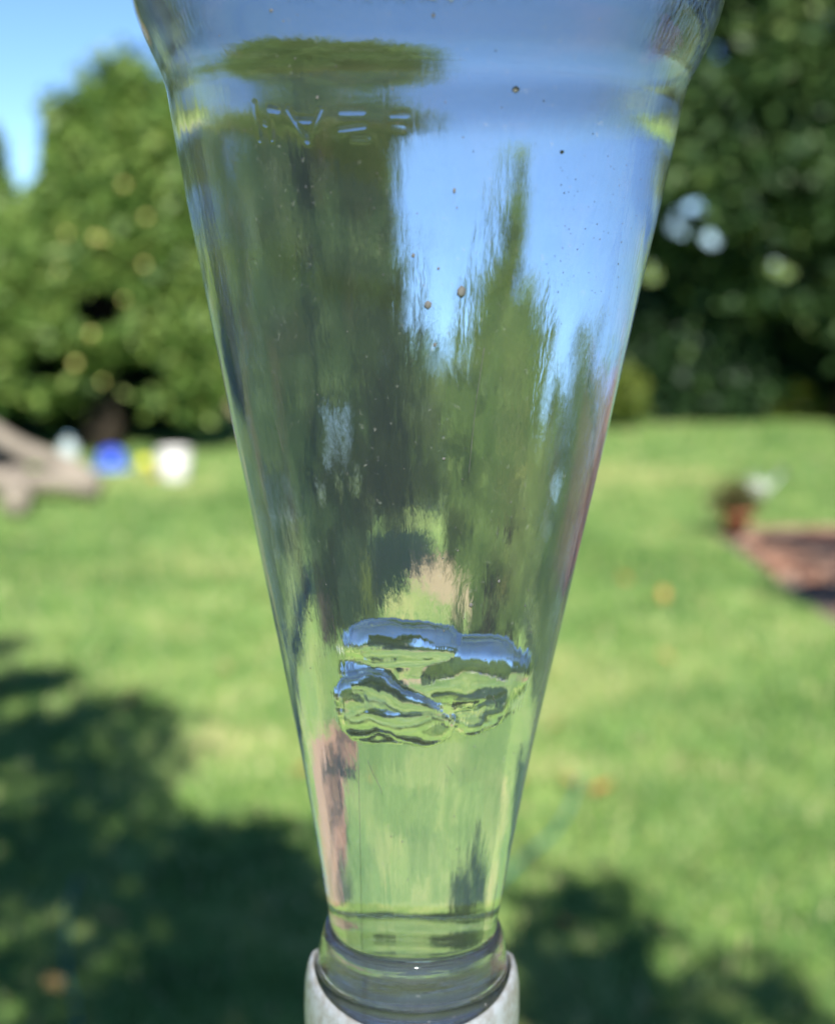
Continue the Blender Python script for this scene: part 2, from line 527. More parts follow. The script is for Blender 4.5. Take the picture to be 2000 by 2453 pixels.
for i, (a_, d_, h_, r_, m_, lb) in enumerate(sides):
    x_, y_ = az(a_, d_)
    tall = h_ > 6
    bl = [(0, 0, h_ * 0.45, r_, r_, h_ * 0.38), (r_ * 0.5, 0, h_ * 0.62, r_ * 0.6, r_ * 0.6, h_ * 0.25), (-r_ * 0.45, 0, h_ * 0.7, r_ * 0.45, r_ * 0.5, h_ * 0.26),
          (-r_ * 0.7, 0.1, h_ * 0.3, r_ * 0.6, r_ * 0.6, h_ * 0.25), (r_ * 0.75, -0.1, h_ * 0.28, r_ * 0.55, r_ * 0.6, h_ * 0.24)]
    tree('tree' if tall else 'shrub', x_, y_, bl, 0.12 if tall else 0.1, m_, 26000 if tall else 14000, lb, 'tree' if tall else 'shrub',
         'trees and shrubs round the lawn', trunk_r=0.2 if tall else 0.06, seed=40 + i, clump=0.42 if tall else .35, per=40, tone=[0.12, -0.12, 0.2, -0.05][i % 4], gaps=GAPS)
bx = at(520, 900, 19).x
tree('birch_tree', bx, 19, pb(bx, 19, [(478, -60, 34, 110, 19), (500, 110, 95, 130, 19), (590, 250, 120, 130, 19), (530, 360, 130, 170, 19), (640, 420, 150, 150, 19), (600, 620, 230, 230, 19), (560, 840, 160, 120, 19)]),
     0.08, M_leaf_a, 60000, 'tall pale green birch seen through the right half of the bottle', trunk_r=0.14, seed=77, clump=0.28, per=50, tone=0.02)
bx = at(640, 950, 24).x
tree('round_bush', bx, 24, pb(bx, 24, [(560, 830, 110, 60, 24), (700, 840, 90, 50, 24)]),
     0.08, M_leaf_m, 16000, 'low green bush at the foot of the pale birch', 'shrub', trunk_r=0.05, seed=78, clump=0.3, per=40)

# trees outside the picture: their branches throw the dappled shade
def shade_tree(loc, spots_, hr, label, seed, crown_c, tr):
    cc = []
    for (u, v, rr, n_) in spots_:
        q = gnd(u, v)
        for k in range(max(1, round(n_ * (1.05 if u < 800 or v < 1600 else .55)))):
            hgt = rnd.uniform(*hr)
            cc.append(q + Vector((rnd.gauss(0, rr * .6), rnd.gauss(0, rr * .6), 0)) + SD * (hgt / SD.z) - Vector(loc))
    root = thing('shade_tree', loc, label, 'tree')
    per = 42
    g = np.random.default_rng(seed)
    cc = np.array(cc)
    P = np.repeat(cc, per, 0) + g.normal(size=(len(cc) * per, 3)) * 0.072
    nrm = g.normal(size=P.shape) * 0.6 + np.array(SD)
    nrm /= np.linalg.norm(nrm, axis=1)[:, None]
    a = np.cross(nrm, g.normal(size=P.shape)); a /= np.linalg.norm(a, axis=1)[:, None]
    b = np.cross(nrm, a)
    s = 0.042 * (0.6 + 0.8 * g.random(len(P)))[:, None]
    Q = np.stack([P - a * s, P - b * s * 0.5, P + a * s, P + b * s * 0.5], 1)
    cr = npmesh('crown', Q.reshape(-1, 3), 4, M_leaf_m, root, attr=np.repeat(np.clip(g.normal(0.5, 0.2, len(P)), 0, 1), 4))
    cr['kind'] = 'stuff'
    bm = bmesh.new()
    crown_c = Vector(crown_c)
    pts = [Vector((0, 0, -.05)), Vector((0.03, 0.02, 1.0)), crown_c * 0.5 + Vector((0, 0, .4)), crown_c]
    add_tube(bm, pts, [tr * 1.3, tr, tr * .8, tr * .45], 12)
    for c_ in cc[::7]:
        c_ = Vector(c_)
        if (c_ - crown_c).length > 1.9: continue
        m1 = crown_c.lerp(c_, .4) + Vector((rnd.gauss(0, .12), rnd.gauss(0, .12), .15)); m2 = crown_c.lerp(c_, .75) + Vector((rnd.gauss(0, .12), rnd.gauss(0, .12), .1))
        add_tube(bm, [crown_c, m1, m2, c_], [tr * .3, tr * .16, tr * .09, .004], 7)
    bm_obj('trunk', bm, M_bark, root)
shade_tree((-2.9, -1.6, 0), [(60, 1640, .16, 4), (130, 1720, .2, 5), (40, 1800, .25, 7), (330, 1830, .12, 3), (380, 1760, .06, 1), (120, 1960, .25, 7), (250, 2080, .2, 5), (60, 2200, .3, 7), (330, 2220, .25, 7), (470, 2030, .09, 2),
                   (560, 2070, .1, 4), (620, 2000, .08, 2), (680, 2080, .1, 3), (480, 2300, .22, 6), (640, 2260, .16, 5), (250, 2420, .25, 7), (620, 2420, .2, 6), (720, 2330, .15, 4), (1000, 2330, .2, 4), (20, 1560, .12, 2), (-150, 1700, .4, 12), (-200, 2100, .4, 14),
                   (1330, 2130, .05, 1), (1450, 2180, .05, 2), (1490, 2290, .09, 3), (1570, 2340, .06, 2), (1410, 2370, .1, 3), (1290, 2290, .06, 2), (1880, 2340, .05, 1), (1840, 2410, .06, 2), (1480, 2450, .1, 3), (1280, 2430, .1, 3)],
           (3.4, 4.6), 'tree out of view on the left whose branches shade the foreground lawn', 5, (0.9, 0.5, 3.6), .12)
shade_tree((4.4, 2.0, 0), [(1900, 1305, .10, 5), (1985, 1320, .12, 5), (1960, 1432, .08, 4), (2030, 1430, .12, 5), (2150, 1380, .3, 9), (2300, 1500, .3, 9), (2500, 1400, .5, 20), (2600, 1700, .5, 20)],
           (2.6, 3.4), 'tree out of view on the right whose branches shade the brick paving', 6, (-.9, .2, 2.9), .09)

# wooden shed far off to the left, outside the direct view
M_shed = plain('brown_boards', (0.23, 0.12, 0.075), 0.85, 0.25, 5, bump=0.3, spec=0.15)
sx, sy = -6.6, 4.6
root = thing('garden_shed', (sx, sy, 0), 'brown boarded garden shed seen bent along the right rim of the bottle', 'shed', rz=R(-60))
bm = bmesh.new()
bmesh.ops.create_cube(bm, size=1, matrix=Matrix.Translation((0, .9, 1.05)) @ Matrix.Diagonal((2.9, 1.75, 2.1, 1)))
bm_obj('wall', bm, M_bark, root, False)
bm = bmesh.new()
for a_, b_ in (((-1.65, -.2, 2.05), (0, -.2, 2.8)), ((0, -.2, 2.8), (1.65, -.2, 2.05))):
    a_, b_ = Vector(a_), Vector(b_)
    q = [a_, b_, b_ + Vector((0, 2.2, 0)), a_ + Vector((0, 2.2, 0))]
    lo = [bm.verts.new(p_) for p_ in q]; hi = [bm.verts.new(p_ + Vector((0, 0, .06))) for p_ in q]
    bm.faces.new(lo[::-1]); bm.faces.new(hi)
    for k in range(4): bm.faces.new((lo[k], lo[(k + 1) % 4], hi[(k + 1) % 4], hi[k]))
bm_obj('roof', bm, M_bark, root, False)
bm = bmesh.new(); bmesh.ops.create_cube(bm, size=1, matrix=Matrix.Diagonal((.135, .022, 2.06, 1)))
pme = bpy.data.meshes.new('plank'); bm.to_mesh(pme); bm.free(); pme.materials.append(M_shed)
for k in range(20):
    o = bpy.data.objects.new('plank', pme); o.location = (-1.38 + k * .145, .005 + rnd.uniform(0, .004), 1.05); link(o, root)

# ------------------------------------------------------------------ apples
apple_bm_prof = [(0, -0.030), (0.012, -0.034), (0.026, -0.026), (0.035, -0.006), (0.036, 0.010), (0.028, 0.027), (0.014, 0.031), (0.004, 0.024), (0, 0.022)]
bm = bmesh.new(); add_lathe(bm, apple_bm_prof, 16)
ame = bpy.data.meshes.new('apple'); bm.normal_update(); bm.to_mesh(ame); bm.free(); ame.materials.append(M_apple)
ame.polygons.foreach_set('use_smooth', [True] * len(ame.polygons))
for u, v, sc, lb in [(296, 443, 1.1, 'pinkish apple highest in the apple tree'), (160, 560, 1.1, 'pale apple left of the twin apples in the upper crown'), (228, 570, 1.1, 'pale apple, left one of the twin apples'),
                     (246, 573, 1.0, 'pale apple, right one of the twin apples'), (350, 520, 1.0, 'apple nearest the bottle in the upper crown'), (22, 662, 1.2, 'pale apple nearest the left edge of the photo'),
                     (146, 645, 1.0, 'yellow apple in the middle of the crown, above the dark gap'), (218, 800, 1.15, 'bright yellow apple right of the dark gap in the crown'), (181, 872, 1.2, 'large bright yellow apple lowest in the crown'),
                     (245, 915, 1.0, 'dim yellow apple beside the lowest bright one'), (345, 635, 1.0, 'reddish apple near the bottle at mid crown'), (296, 718, 1.0, 'apple above the bright yellow one'),
                     (75, 690, 1.0, 'small greenish apple near the left edge')]:
    o = bpy.data.objects.new('apple', ame)
    o.location = at(u, v, AD - 0.85)
    o.scale = (sc * rnd.uniform(.5, .75),) * 3
    o.rotation_euler = (rnd.uniform(-.3, .3), rnd.uniform(-.3, .3), 0)
    C.objects.link(o)
    tag(o, lb, 'apple', 'apples hanging in the apple tree')

# ------------------------------------------------------------------ things on the lawn
M_wood = plain('weathered_wood', (0.235, 0.205, 0.165), 0.85, 0.2, 9, bump=0.4, spec=0.15)
M_wood_d = plain('shaded_dark_wood', (0.10, 0.09, 0.085), 0.9, 0.3, 9, bump=0.4)  # darker copy of the wood, paints the shadow beneath the log pile
M_white = plain('white_plastic', (0.62, 0.61, 0.58), 0.4, 0.03, 6)
M_blue = plain('blue_plastic', (0.02, 0.07, 0.50), 0.35, 0.1, 6)
M_lblue = plain('pale_blue_plastic', (0.25, 0.45, 0.62), 0.35, 0.1, 6)
M_yel = plain('yellow_rubber', (0.62, 0.60, 0.04), 0.5, 0.1, 6)
M_terra = plain('terracotta', (0.48, 0.14, 0.08), 0.8, 0.15, 12)
M_soil = plain('soil', (0.06, 0.045, 0.03), 0.95, 0.3, 20)
M_pale = plain('pale_tin', (0.45, 0.50, 0.42), 0.5, 0.1, 10)
M_dk = plain('dark_blue_plastic', (0.03, 0.04, 0.08), 0.5, 0.1, 10)
M_orange = plain('orange_plastic', (0.6, 0.25, 0.05), 0.5, 0.1, 10)

def log(a_, b_, r, label, mat=M_wood, nm='log'):
    a_, b_ = Vector(a_), Vector(b_)
    root = thing(nm, tuple(a_), label, 'log', 'logs piled at the left of the lawn')
    d = b_ - a_
    bm = bmesh.new()
    n = 9
    pts = [d * (i / (n - 1)) + Vector((0, 0, 0.02 * math.sin(i * 1.3))) for i in range(n)]
    add_tube(bm, pts, [r * (1 + 0.07 * math.sin(i * 2.1)) for i in range(n)], 14)
    bm_obj('log_body', bm, mat, root)
    dn = d.normalized()
    for s_, q in ((-1, Vector((0, 0, 0))), (1, d)):
        bm = bmesh.new()
        add_tube(bm, [q + dn * s_ * 0.002, q + dn * s_ * 0.006], [r * 0.93, r * 0.9], 14)
        bm_obj('cut_end', bm, M_wood, root)
    return root
def gp(u, v, z=0):
    q = gnd(u, v); return Vector((q.x, q.y, z))
LD = 9.3
l0 = at(-90, 1005, LD); l1 = at(240, 1155, LD - .1)
log(l0, (l1.x, l1.y, 0.09), 0.062, 'long pale log sloping down from the left edge to the grass')
q0 = at(-120, 1120, LD - .3); q1 = at(235, 1160, LD - .3)
log((q0.x, q0.y, 0.18), (q1.x, q1.y, 0.10), 0.07, 'pale log lying level below the sloping log')
q2 = at(35, 1165, LD - .9)
log((q2.x, q2.y, 0.11), (q2.x - .25, q2.y + 1.0, 0.11), 0.085, 'short log whose round cut end faces the viewer')
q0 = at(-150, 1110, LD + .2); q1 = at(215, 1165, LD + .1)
log((q0.x, q0.y, 0.08), (q1.x, q1.y, 0.07), 0.07, 'log at the bottom of the pile, coloured dark as its shadow', M_wood_d)
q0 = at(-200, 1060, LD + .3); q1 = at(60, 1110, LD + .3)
log((q0.x, q0.y, 0.20), (q1.x, q1.y, 0.18), 0.09, 'log under the upper end of the sloping log, coloured dark as its shadow', M_wood_d)

def bucket(q, r0, r1, h, mat, name, label, cat, rim=True, handle=True):
    root = thing(name, (q.x, q.y, 0), label, cat)
    bm = bmesh.new()
    add_lathe(bm, [(0, 0.004), (r0 * .96, 0.004), (r0, 0.01), (r1, h), (r1 - .004, h), (r0 - .006, 0.02), (0, 0.018)], 32)
    bm_obj('bucket_wall', bm, mat, root)
    if rim:
        bm = bmesh.new()
        add_lathe(bm, [(r1 + .001, h - .02), (r1 + .01, h - .018), (r1 + .01, h - .002), (r1 + .001, h + .002)], 32)
        bm_obj('rim', bm, mat, root)
    if handle:
        bm = bmesh.new()
        pts = [((r1 + .012) * math.cos(t_), -0.03 - (r1) * 0.75 * math.sin(t_), h - .03 - 0.10 * math.sin(t_)) for t_ in np.linspace(0, PI, 13)]
        add_tube(bm, pts, [0.003] * 13, 6)
        bm_obj('handle', bm, M_dk if mat is not M_white else M_white, root)
    return root
q = gnd(418, 1152)
bucket(q, 0.10, 0.112, 0.22, M_white, 'white_bucket', 'white plastic bucket standing on the lawn', 'bucket')
q = gnd(268, 1128)
root = thing('blue_tub', (q.x, q.y, 0), 'bright blue plastic toy tub lying on the lawn', 'tub')
bm = bmesh.new()
add_lathe(bm, [(0.0, 0.0), (0.10, 0.0), (0.12, 0.02), (0.095, 0.13), (0.05, 0.165), (0, 0.17)], 28)
bm_obj('tub_body', bm, M_blue, root)
bm = bmesh.new(); add_lathe(bm, [(0.118, 0.012), (0.152, 0.016), (0.155, 0.03), (0.115, 0.034)], 28, closed=True)
bm_obj('brim', bm, M_lblue, root)
q = gnd(347, 1125)
bm = bmesh.new(); bmesh.ops.create_icosphere(bm, subdivisions=3, radius=0.05)
o = bm_obj('ball', bm, M_yel, loc=(q.x, q.y, 0.05)); tag(o, 'small yellow ball between the blue tub and the white bucket', 'ball')
q = gnd(150, 1118)
root = thing('plastic_canister', (q.x, q.y + .2, 0), 'milky grey canister standing behind the logs', 'canister')
bm = bmesh.new(); add_lathe(bm, [(0, 0), (.06, 0), (.07, .02), (.07, .12), (.055, .15), (.02, .165), (.02, .18), (0, .18)], 24)
bm_obj('canister_body', bm, plain('milky_plastic', (0.42, 0.5, 0.5), 0.4, 0.1, 6), root)
bm = bmesh.new(); add_lathe(bm, [(0, .18), (.025, .18), (.025, .2), (0, .2)], 16); bm_obj('lid', bm, M_lblue, root)
q = gnd(355, 1145)
bm = bmesh.new(); add_tube(bm, [(0, 0, .015), (.09, -.02, .02), (.13, 0, .03)], [.012, .014, .01], 8)
o = bm_obj('toy_shovel', bm, M_orange, loc=(q.x, q.y, 0)); tag(o, 'small orange toy spade lying in front of the white bucket', 'toy')

# brick paving on the right
M_brick = None
def brickmat():
    m, t, out = newmat('brick')
    b = N(t, 'ShaderNodeBsdfPrincipled', )
    b.inputs['Roughness'].default_value = 0.85
    b.inputs['Specular IOR Level'].default_value = 0.2
    oi = N(t, 'ShaderNodeObjectInfo')
    nz = N(t, 'ShaderNodeTexNoise', i_Scale=25.0, i_Detail=5.0)
    tc = N(t, 'ShaderNodeTexCoord')
    gm = N(t, 'ShaderNodeNewGeometry')
    t.links.new(gm.outputs['Position'], nz.inputs['Vector'])
    ad = N(t, 'ShaderNodeMath', operation='MULTIPLY_ADD')
    t.links.new(oi.outputs['Random'], ad.inputs[0]); ad.inputs[1].default_value = 0.6
    t.links.new(nz.outputs[0], ad.inputs[2])
    r = ramp(t, ad.outputs[0], [(0.35, (0.15, 0.07, 0.045)), (0.7, (0.25, 0.135, 0.09)), (1.0, (0.34, 0.225, 0.16))])
    t.links.new(r.outputs[0], b.inputs['Base Color'])
    t.links.new(b.outputs[0], out.inputs[0])
    return m
M_brick = brickmat()
pav = tag(bpy.data.objects.new('brick_paving', None), kind='structure'); C.objects.link(pav)
meshobj('bedding', [(2.95, 1.6, 0.004), (5.0, 1.6, 0.004), (5.0, 8.0, 0.004), (1.64, 8.0, 0.004), (1.74, 6.0, 0.004)], [(0, 1, 2, 3, 4)], plain('joint_sand', (0.17, 0.13, 0.10), 0.95, 0.2, 20), pav, False)
def edge_x(y): return 1.64 + (8 - y) * 0.05 if y > 6 else 1.74 + (6 - y) * 0.275
def brick_bm(bm, x, y, rz=0, dz=0, L=0.19, W=0.09, H=0.035):
    e = 0.006
    c, s_ = math.cos(rz), math.sin(rz)
    vs = []
    for (k, z) in ((0, -0.02), (0, H - e), (e, H)):
        for sx, sy in ((-1, -1), (1, -1), (1, 1), (-1, 1)):
            px, py = sx * (L / 2 - k), sy * (W / 2 - k)
            vs.append(bm.verts.new((x + px * c - py * s_, y + px * s_ + py * c, z + dz)))
    for r_ in (0, 4):
        for k in range(4):
            bm.faces.new((vs[r_ + k], vs[r_ + (k + 1) % 4], vs[r_ + 4 + (k + 1) % 4], vs[r_ + 4 + k]))
    bm.faces.new(vs[8:12])
bm = bmesh.new(); brick_bm(bm, 0, 0)
bme = bpy.data.meshes.new('brick'); bm.normal_update(); bm.to_mesh(bme); bm.free(); bme.materials.append(M_brick)
rest = bmesh.new()
slots = []
for j in range(64):
    for i in range(18):
        x_ = 1.50 + 0.1 + i * 0.2 + (0.1 if j % 2 else 0)
        y_ = 1.66 + j * 0.1
        if x_ > 4.95 or y_ > 7.98 or x_ - .1 < edge_x(y_): continue
        key = (0 if (y_ > 5.4 and x_ < y_ * 0.29) else 1, x_ + (8 - y_) * 0.2)
        slots.append((key, x_, y_))
slots.sort()
for k, (_, x_, y_) in enumerate(slots):
    dz = rnd.gauss(0, 0.003); rz = rnd.gauss(0, 0.02)
    if k < 290:
        o = bpy.data.objects.new('brick', bme)
        o.location = (x_, y_, dz); o.rotation_euler = (0, 0, rz)
        link(o, pav)
    else:
        brick_bm(rest, x_, y_, rz, dz)
o = bm_obj('paving_bricks', rest, M_brick, pav, False); o['kind'] = 'stuff'

# terracotta pot with dark plant, watering can beyond it
q = gnd(1762, 1290)
root = thing('plant_pot', (q.x, q.y, 0.03), 'red terracotta pot with a dark brownish plant on the paving corner', 'plant pot')
bm = bmesh.new(); add_lathe(bm, [(0, 0), (.055, 0), (.075, .10), (.085, .10), (.085, .125), (.07, .125), (.065, .09), (0, .09)], 28); bm_obj('pot', bm, M_terra, root)
bm = bmesh.new(); add_lathe(bm, [(0, .10), (.07, .098)], 20); bm_obj('soil', bm, M_soil, root)
g = np.random.default_rng(9)
n_ = 900
P = g.normal(size=(n_, 3)) * np.array([.06, .06, .05]) + np.array([-0.01, 0, .18]); P[:, 2] = np.maximum(P[:, 2], .1)
aa = g.normal(size=(n_, 3)); aa /= np.linalg.norm(aa, axis=1)[:, None]; bb = np.cross(aa, g.normal(size=(n_, 3))); bb /= np.linalg.norm(bb, axis=1)[:, None]
Q = np.stack([P - aa * .02, P - bb * .007, P + aa * .02, P + bb * .007], 1)
o = npmesh('foliage', Q.reshape(-1, 3), 4, leafmat('brown_foliage', [(0, (0.04, 0.04, 0.012)), (1, (0.12, 0.10, 0.03))], .2), root, attr=np.repeat(g.random(n_), 4)); o['kind'] = 'stuff'
q = gnd(1815, 1190)
root = thing('watering_can', (q.x, q.y, 0), 'pale watering can with a dark blue rose on the lawn beyond the pot', 'watering can')
bm = bmesh.new(); add_lathe(bm, [(0, 0), (.06, 0), (.06, .09), (.045, .10), (.03, .10), (0, .095)], 24); bm_obj('can_body', bm, M_pale, root)
bm = bmesh.new(); add_tube(bm, [(.05, 0, .03), (.10, 0, .09), (.14, 0, .15)], [.012, .01, .008], 8); bm_obj('spout', bm, M_pale, root)
bm = bmesh.new(); add_tube(bm, [(.135, 0, .14), (.155, 0, .17)], [.012, .04], 14); bm_obj('rose', bm, M_dk, root)
bm = bmesh.new(); add_tube(bm, [(-.055, 0, .02), (-.1, 0, .06), (-.08, 0, .12), (0, 0, .14), (.04, 0, .1)], [.006] * 5, 8); bm_obj('handle', bm, M_pale, root)

# flower bed on the far right: yellow flowers, pale stone, timber edging
q = gnd(1850, 1000)
log((q.x - .25, q.y, .07), (q.x + .35, q.y - .05, .07), 0.045, 'short brown log lying before the yellow flowers', plain('brown_wood', (0.22, 0.14, 0.09), 0.9, 0.25, 8))
q = gnd(1790, 985)
bm = bmesh.new(); bmesh.ops.create_icosphere(bm, subdivisions=3, radius=1)
for v_ in bm.verts:
    k = 1 + 0.25 * noise.noise(v_.co * 1.4)
    v_.co = Vector((v_.co.x * .11 * k, v_.co.y * .09 * k, v_.co.z * .10 * k))
o = bm_obj('stone', bm, plain('pale_stone', (0.40, 0.38, 0.30), 0.9, .2, 8), loc=(q.x, q.y + .9, .22)); tag(o, 'pale rounded stone in the shade left of the yellow flowers', 'stone')
bm = bmesh.new(); bmesh.ops.create_icosphere(bm, subdivisions=3, radius=1)
for v_ in bm.verts:
    k = 1 + 0.3 * noise.noise(v_.co * 1.7 + Vector((4, 0, 0)))
    v_.co = Vector((v_.co.x * .4 * k, v_.co.y * .3 * k, v_.co.z * .16 * k))
o = bm_obj('stone', bm, plain('mossy_stone', (0.10, 0.13, 0.07), 0.9, .3, 8), loc=(q.x + .1, q.y + 1.0, .05)); tag(o, 'mossy flat boulder under the pale stone', 'stone')
q = gnd(1920, 1005)
root = thing('yellow_flowers', (q.x, q.y + .2, 0), 'clump of yellow flowers at the far right edge of the lawn', 'flowers')
g = np.random.default_rng(19); n_ = 3500
P = g.normal(size=(n_, 3)) * np.array([.3, .15, .07]) + np.array([0, 0, .13]); P[:, 2] = np.maximum(P[:, 2], .01)
aa = g.normal(size=(n_, 3)); aa /= np.linalg.norm(aa, axis=1)[:, None]; bb = np.cross(aa, g.normal(size=(n_, 3))); bb /= np.linalg.norm(bb, axis=1)[:, None]
Q = np.stack([P - aa * .035, P - bb * .01, P + aa * .035, P + bb * .01], 1)
o = npmesh('foliage', Q.reshape(-1, 3), 4, M_leaf_y, root, attr=np.repeat(g.random(n_), 4)); o['kind'] = 'stuff'
M_petal = plain('yellow_petal', (0.75, 0.58, 0.03), 0.6, .1, 20)
for k in range(22):
    bm = bmesh.new()
    add_lathe(bm, [(0, .012), (.018, .014), (.030, .004), (0, -.006)], 10)
    f_ = bm_obj('flower', bm, M_petal, root, loc=(rnd.gauss(0.0, .055), rnd.gauss(-.1, .04), rnd.gauss(.27, .045)))
    f_.rotation_euler = (rnd.uniform(.6, 1.6), rnd.uniform(-.4, .4), 0)

# hose in the grass
M_hose = plain('teal_rubber', (0.03, 0.16, 0.17), 0.45, .1, 10)
def hose(uv, label):
    pts = [gp(u, v, .012) for u, v in uv]
    sp = []
    for i in range(len(pts) - 1):
        p0, p1, p2, p3 = pts[max(i - 1, 0)], pts[i], pts[i + 1], pts[min(i + 2, len(pts) - 1)]
        for k in range(6):
            t_ = k / 6
            sp.append(0.5 * ((2 * p1) + (p2 - p0) * t_ + (2 * p0 - 5 * p1 + 4 * p2 - p3) * t_ ** 2 + (3 * p1 - p0 - 3 * p2 + p3) * t_ ** 3))
    bm = bmesh.new(); add_tube(bm, sp, [0.0055] * len(sp), 10)
    tag(bm_obj('garden_hose', bm, M_hose), label, 'hose')
hose([(1390, 1870), (1362, 1950), (1320, 2010), (1255, 2065), (1180, 2140), (1060, 2230), (1000, 2400), (1010, 2600), (1100, 2900)], 'teal garden hose curving through the sunlit grass right of the bottle')
hose([(185, 2120), (165, 2200), (160, 2330), (185, 2440), (190, 2600), (240, 2900)], 'dark teal garden hose in the shaded grass at the lower left')

# fallen leaves
g = np.random.default_rng(31); n_ = 36
fx, fy = g.uniform(-1.6, 1.4, n_), g.uniform(2.6, 8.5, n_)
q = gnd(1355, 2248); fx[0], fy[0] = q.x, q.y
q = gnd(1742, 1560); fx[1], fy[1] = q.x, q.y
P = np.stack([fx, fy, np.full(n_, .04)], 1); a_ = g.random(n_) * 2 * PI
aa = np.stack([np.cos(a_), np.sin(a_), g.normal(0, .3, n_)], 1); bb = np.stack([-np.sin(a_), np.cos(a_), g.normal(0, .3, n_)], 1)
s_ = (.022 + .02 * g.random(n_))[:, None]
Q = np.stack([P - aa * s_, P - bb * s_ * .6, P + aa * s_, P + bb * s_ * .6], 1)
o = npmesh('fallen_leaves', Q.reshape(-1, 3), 4, leafmat('fallen_leaf', [(0, (0.35, 0.12, 0.03)), (1, (0.5, 0.32, 0.10))], .1), attr=np.repeat(g.random(n_), 4))
tag(o, 'scattered orange and tan fallen leaves on the lawn', 'leaves', kind='stuff')

# ------------------------------------------------------------------ the bottle
BD = 0.285                                     # camera to bottle axis
def lvl(v): return at(1000, v, BD).z           # world height on the axis of an image row
SIL = [(-420, 840), (-250, 790), (-120, 746), (0, 715), (50, 702), (100, 683), (150, 656), (190, 635), (226, 621), (345, 598), (500, 566), (795, 501), (1002, 454), (1198, 408), (1382, 367), (1624, 312), (1786, 277), (2000, 236), (2183, 203), (2206, 200), (2216, 205), (2236, 207), (2250, 200), (2480, 194)]
def depth_of(v): 
    d = ray(1000, v)
    return BD * (math.cos(PITCH) - d.z * math.sin(PITCH))
prof = []
for v, hw in SIL:
    dz = depth_of(v)
    r_ = hw / FPX * dz
    # tangent of the line of sight, not the section through the axis
    r_ = r_ / math.sqrt(1 + (hw / FPX) ** 2)
    prof.append((lvl(v), r_))
PZ = np.array([p_[0] for p_ in prof][::-1]); PR = np.array([p_[1] for p_ in prof][::-1])
Z_TOP, Z_NECK = PZ[-1], PZ[0]
_z = np.linspace(Z_NECK, Z_TOP, 1500)
_r = np.interp(_z, PZ, PR)
_dz = _z[1] - _z[0]
def _sm(r_, sig):
    k = np.arange(-60, 61); w_ = np.exp(-0.5 * (k * _dz / sig) ** 2); w_ /= w_.sum()
    return np.convolve(np.concatenate([2 * r_[0] - r_[60:0:-1], r_, 2 * r_[-1] - r_[-2:-62:-1]]), w_, 'valid')
_up = np.clip((_z - lvl(500)) / 0.01, 0, 1)       # soft moulding above, crisper neck ring below
_r = _sm(_r, 0.0013) * _up + _sm(_r, 0.0004) * (1 - _up)
PZ, PR = _z, _r
X_TOP, X_BOT = at(1020, 170, BD), at(985, 2480, BD)
TILT = math.atan((X_TOP.x - X_BOT.x) / (X_TOP.z - X_BOT.z))
broot = thing('bottle', (X_BOT.x, BD, Z_NECK), 'clear upside-down tapered bottle full of water in the foreground', 'bottle')
broot.rotation_euler = (0, TILT, 0)
def rad(z):
    return np.interp(z + Z_NECK, PZ, PR)
H_TOP = Z_TOP - Z_NECK
# letters moulded into the glass, in photo pixels (x, y)
LET = [((609, 252), (622, 340)), ((645, 264), (652, 338)), ((645, 264), (664, 267)), ((632, 300), (636, 303)), ((688, 264), (735, 340)), ((735, 340), (766, 264)), ((712, 291), (744, 291)),
       ((815, 268), (868, 267)), ((812, 312), (872, 303)), ((845, 333), (880, 333)), ((938, 275), (975, 274)), ((940, 305), (965, 309))]
def to_surf(u, v):
    """height and angle on the front wall of a photo pixel"""
    d = ray(u, v); z = None; t_ = BD - 0.05
    for _ in range(12):
        p_ = CAM + d * t_
        zz = p_.z - Z_NECK
        r_ = float(rad(zz))
        xx = p_.x - (X_BOT.x + math.tan(TILT) * zz)
        t_ = BD - math.sqrt(max(r_ * r_ - xx * xx, 1e-8))
    return zz, math.asin(max(-1, min(1, xx / r_)))
SEGS = []
for (a_, b_) in LET:
    (z0, t0), (z1, t1) = to_surf(*a_), to_surf(*b_)
    SEGS.append((z0, t0, z1, t1))
LW = [1, 1, 1, .6, 1, 1, 1, .7, .7, .6, .35, .3]
tmin, tmax = min(min(s_[1], s_[3]) for s_ in SEGS) - .03, max(max(s_[1], s_[3]) for s_ in SEGS) + .03
zmin, zmax = min(min(s_[0], s_[2]) for s_ in SEGS) - .002, max(max(s_[0], s_[2]) for s_ in SEGS) + .002
th = np.unique(np.concatenate([np.linspace(-PI, PI, 481)[:-1], np.linspace(tmin, tmax, 260)]))
zs = np.unique(np.concatenate([np.linspace(0, H_TOP, 420), np.linspace(zmin, zmax, 60)]))
def fnoise(A, B, seed, terms, fa, fb):
    g = np.random.default_rng(seed)
    out = np.zeros_like(A)
    for _ in range(terms):
        k = g.integers(fa[0], fa[1]); l = g.uniform(fb[0], fb[1]) * 2 * PI
        out += np.cos(k * A + l * B + g.uniform(0, 2 * PI)) / math.sqrt(terms)
    return out
